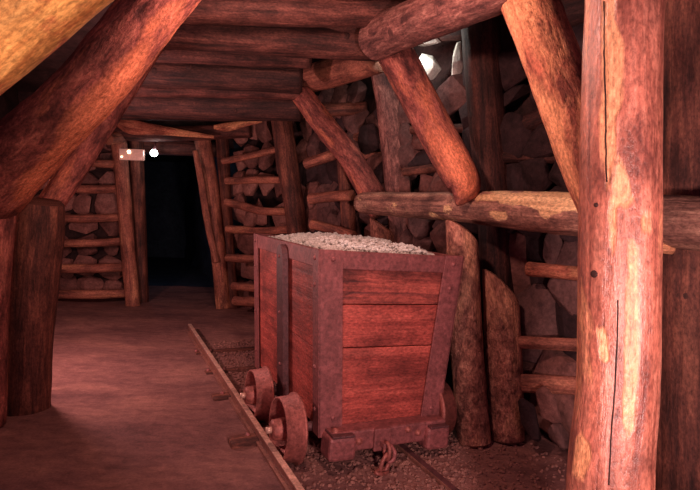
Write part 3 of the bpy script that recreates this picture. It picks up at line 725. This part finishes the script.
# ------------------------------------------------------------------ stones packed behind the poles
ORD = ['lowest', 'second', 'third', 'fourth', 'fifth', 'sixth', 'seventh', 'eighth', 'ninth', 'tenth', 'eleventh', 'twelfth']
def stone_bay(where, a, b, z0, z1, cu, cv, seed, tilt, skip=(), mats=('stone', 'stone2', 'stone3'), grp='', tall=1., side='left', bigr=(1.15, 1.55)):
    rnd = random.Random(seed); a = Vector((*a, 0)); b = Vector((*b, 0)); L = (b-a).length; d = (b-a)/L; n_ = Vector((-d.y, d.x, 0))
    nu = max(1, round(L/cu)); nv = max(1, round((z1-z0)/cv)); cu = L/nu; cv = (z1-z0)/nv
    for j in range(nv):
        for i in range(nu):
            if (i, j) in skip: continue
            big = rnd.uniform(*bigr)
            w, h = cu*big*rnd.uniform(.9, 1.2), cv*big*rnd.uniform(.9, 1.15)
            bm = hull_stone((w, min(w, h)*rnd.uniform(.45, .6), h), seed*1000+i*40+j, rnd.choice((14, 18, 24)))
            mi = rnd.randrange(len(mats)); mname = mats[mi]
            tone = {'stone': 'greyish', 'stone2': 'pinkish', 'stone3': 'dark', 'stone4': 'pinkish'}[mname]
            o = link('wall_stone', bm, M[mname], None, (0, 0, 0), smooth=False)
            p = a+d*(cu*(i+.5+rnd.uniform(-.15, .15)))+Vector((0, 0, z0+cv*(j+.5+rnd.uniform(-.12, .12))))-n_*rnd.uniform(-.03, .05)
            ax = math.atan2(d.y, d.x)
            o.matrix_world = Matrix.Translation(p) @ Matrix.Rotation(ax, 4, 'Z') @ Matrix.Rotation(tilt*rnd.uniform(-1, 1), 4, 'Y') @ Matrix.Rotation(rnd.uniform(-.25, .25), 4, 'X')
            pos = i if side == 'left' else nu-1-i
            tag(o, f"{tone} stone {where}, {ORD[j]} row{' up' if j else ''}, {('first', 'second', 'third', 'fourth', 'fifth', 'sixth', 'seventh')[pos]} from {side}", 'stone', grp)
# the walls run from the right (near) to the left (far) in plan: index 0 is at the photo's right
stone_bay('left of the doorway', (-3.42, 8.16), (-4.75, 8.04), -.02, 2.5, .36, .32, 3, .7, mats=('stone4', 'stone2', 'stone4'), bigr=(.92, 1.2), grp='stones left of the doorway', side='right')
stone_bay('between doorway and cart', (-.80, 6.98), (-1.78, 8.12), -.02, 2.7, .35, .40, 5, .8, mats=('stone4', 'stone2', 'stone4'), bigr=(.92, 1.2), grp='stones between doorway and cart', side='right')
stone_bay('behind the red brace', (.04, 5.78), (-.66, 6.82), .1, 2.8, .26, .26, 11, .8, grp='stones behind the red brace', side='right')
stone_bay('behind the pointed brace', (.84, 4.45), (.12, 5.66), .6, 2.5, .26, .25, 17, .8, grp='stones behind the pointed brace', side='right')
stone_bay('above the beam by the big post', (1.50, 3.35), (.90, 4.38), 1.36, 2.9, .27, .27, 19, .6, grp='stones above the beam by the big post', side='right', mats=('stone3',))  # darkest stone only, upper right shade put into the colour
stone_bay('below the beam by the big post', (1.52, 3.34), (.94, 4.36), .05, 1.36, .30, .44, 23, .3, grp='stones below the beam by the big post', side='right')
def single(name, px, py, d, size, rot, mat, label, cat, seed, npts=14, grp=None):
    o = link(name, hull_stone(size, seed, npts), M[mat], None, (0, 0, 0), smooth=False)
    o.matrix_world = Matrix.Translation(P(px, py, d)) @ Matrix.Rotation(rot[2], 4, 'Z') @ Matrix.Rotation(rot[1], 4, 'Y') @ Matrix.Rotation(rot[0], 4, 'X')
    return tag(o, label, cat, grp)
single('wall_stone', 560, 436, 3.3, (.16, .12, .15), (0, .35, -.9), 'stone', 'squarish grey block at the foot of the wall, beside the big post', 'stone', 41)
single('wall_stone', 549, 405, 3.36, (.15, .10, .24), (0, -.4, -.9), 'stone2', 'slanted slab just above the squarish block under the sawn plank', 'stone', 42)
single('wall_stone', 530, 418, 3.42, (.13, .09, .30), (0, -.5, -.9), 'stone3', 'long dark slanted slab left of the squarish block', 'stone', 43)
single('wall_stone', 555, 250, 3.5, (.16, .10, .26), (0, .1, -.9), 'stone', 'tall grey slab under the beam above the reddish split pole', 'stone', 44)
single('pale_rock', 430, 64, 4.5, (.22, .12, .28), (0, .5, 0), 'pale', 'white-lit rock in the gap below the thick wall plate', 'stone', 45)
single('pale_rock', 428, 41, 4.48, (.36, .12, .10), (0, -.3, 0), 'pale', 'thin white-lit slab along the top of the gap', 'stone', 46)
single('pale_rock', 458, 60, 4.4, (.10, .1, .30), (0, .1, 0), 'pale', 'narrow white-lit sliver left of the tall dark post', 'stone', 47)
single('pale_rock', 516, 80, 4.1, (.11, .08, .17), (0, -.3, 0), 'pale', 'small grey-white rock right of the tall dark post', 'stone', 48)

# ------------------------------------------------------------------ light
def point(name, loc, power, col, r=.1):
    l = bpy.data.lights.new(name, 'POINT'); l.energy = power; l.color = col; l.shadow_soft_size = r
    o = bpy.data.objects.new(name, l); COL.objects.link(o); o.location = loc; return o
def spot(name, loc, to, power, col, ang, r=.1, blend=.6):
    l = bpy.data.lights.new(name, 'SPOT'); l.energy = power; l.color = col; l.shadow_soft_size = r; l.spot_size = math.radians(ang); l.spot_blend = blend
    o = bpy.data.objects.new(name, l); COL.objects.link(o); o.location = loc
    o.rotation_euler = (Vector(to)-Vector(loc)).to_track_quat('-Z', 'Y').to_euler(); return o
spot('camera_side_lamp', (.70, -.05, 1.10), (.62, 3, 1.25), 280, (1, .65, .60), 82, .10, .7)
spot('left_fill', (-.80, .55, 1.35), (-1.25, 2.0, 2.2), 65, (1, .64, .46), 88, .08, .6)  # unseen fill added to brighten the top left timber and brace
point('roof_lamp', (-.22, 2.42, 2.52), 85, (1, .54, .44), .08)
point('far_lamp', P(30, 215, 4.35), 115, (1, .52, .48), .10)
point('gap_fill', P(404, 40, 4.40), 10.0, (1, 1, .92), .03)  # unseen lamp added behind the brace to whiten the gap rocks
point('tunnel_fill', P(141, 200, 9.2), 3., (.4, .62, 1), .05)  # unseen bluish fill added to lift the tunnel's darkness
w = bpy.data.worlds.new('world'); S.world = w; w.use_nodes = True
bg = w.node_tree.nodes['Background']; bg.inputs[0].default_value = (.46, .18, .32, 1); bg.inputs[1].default_value = .5
S.view_settings.view_transform = 'Standard'; S.view_settings.look = 'None'; S.view_settings.gamma = 1; S.view_settings.use_curve_mapping = False
S.view_settings.exposure = 0
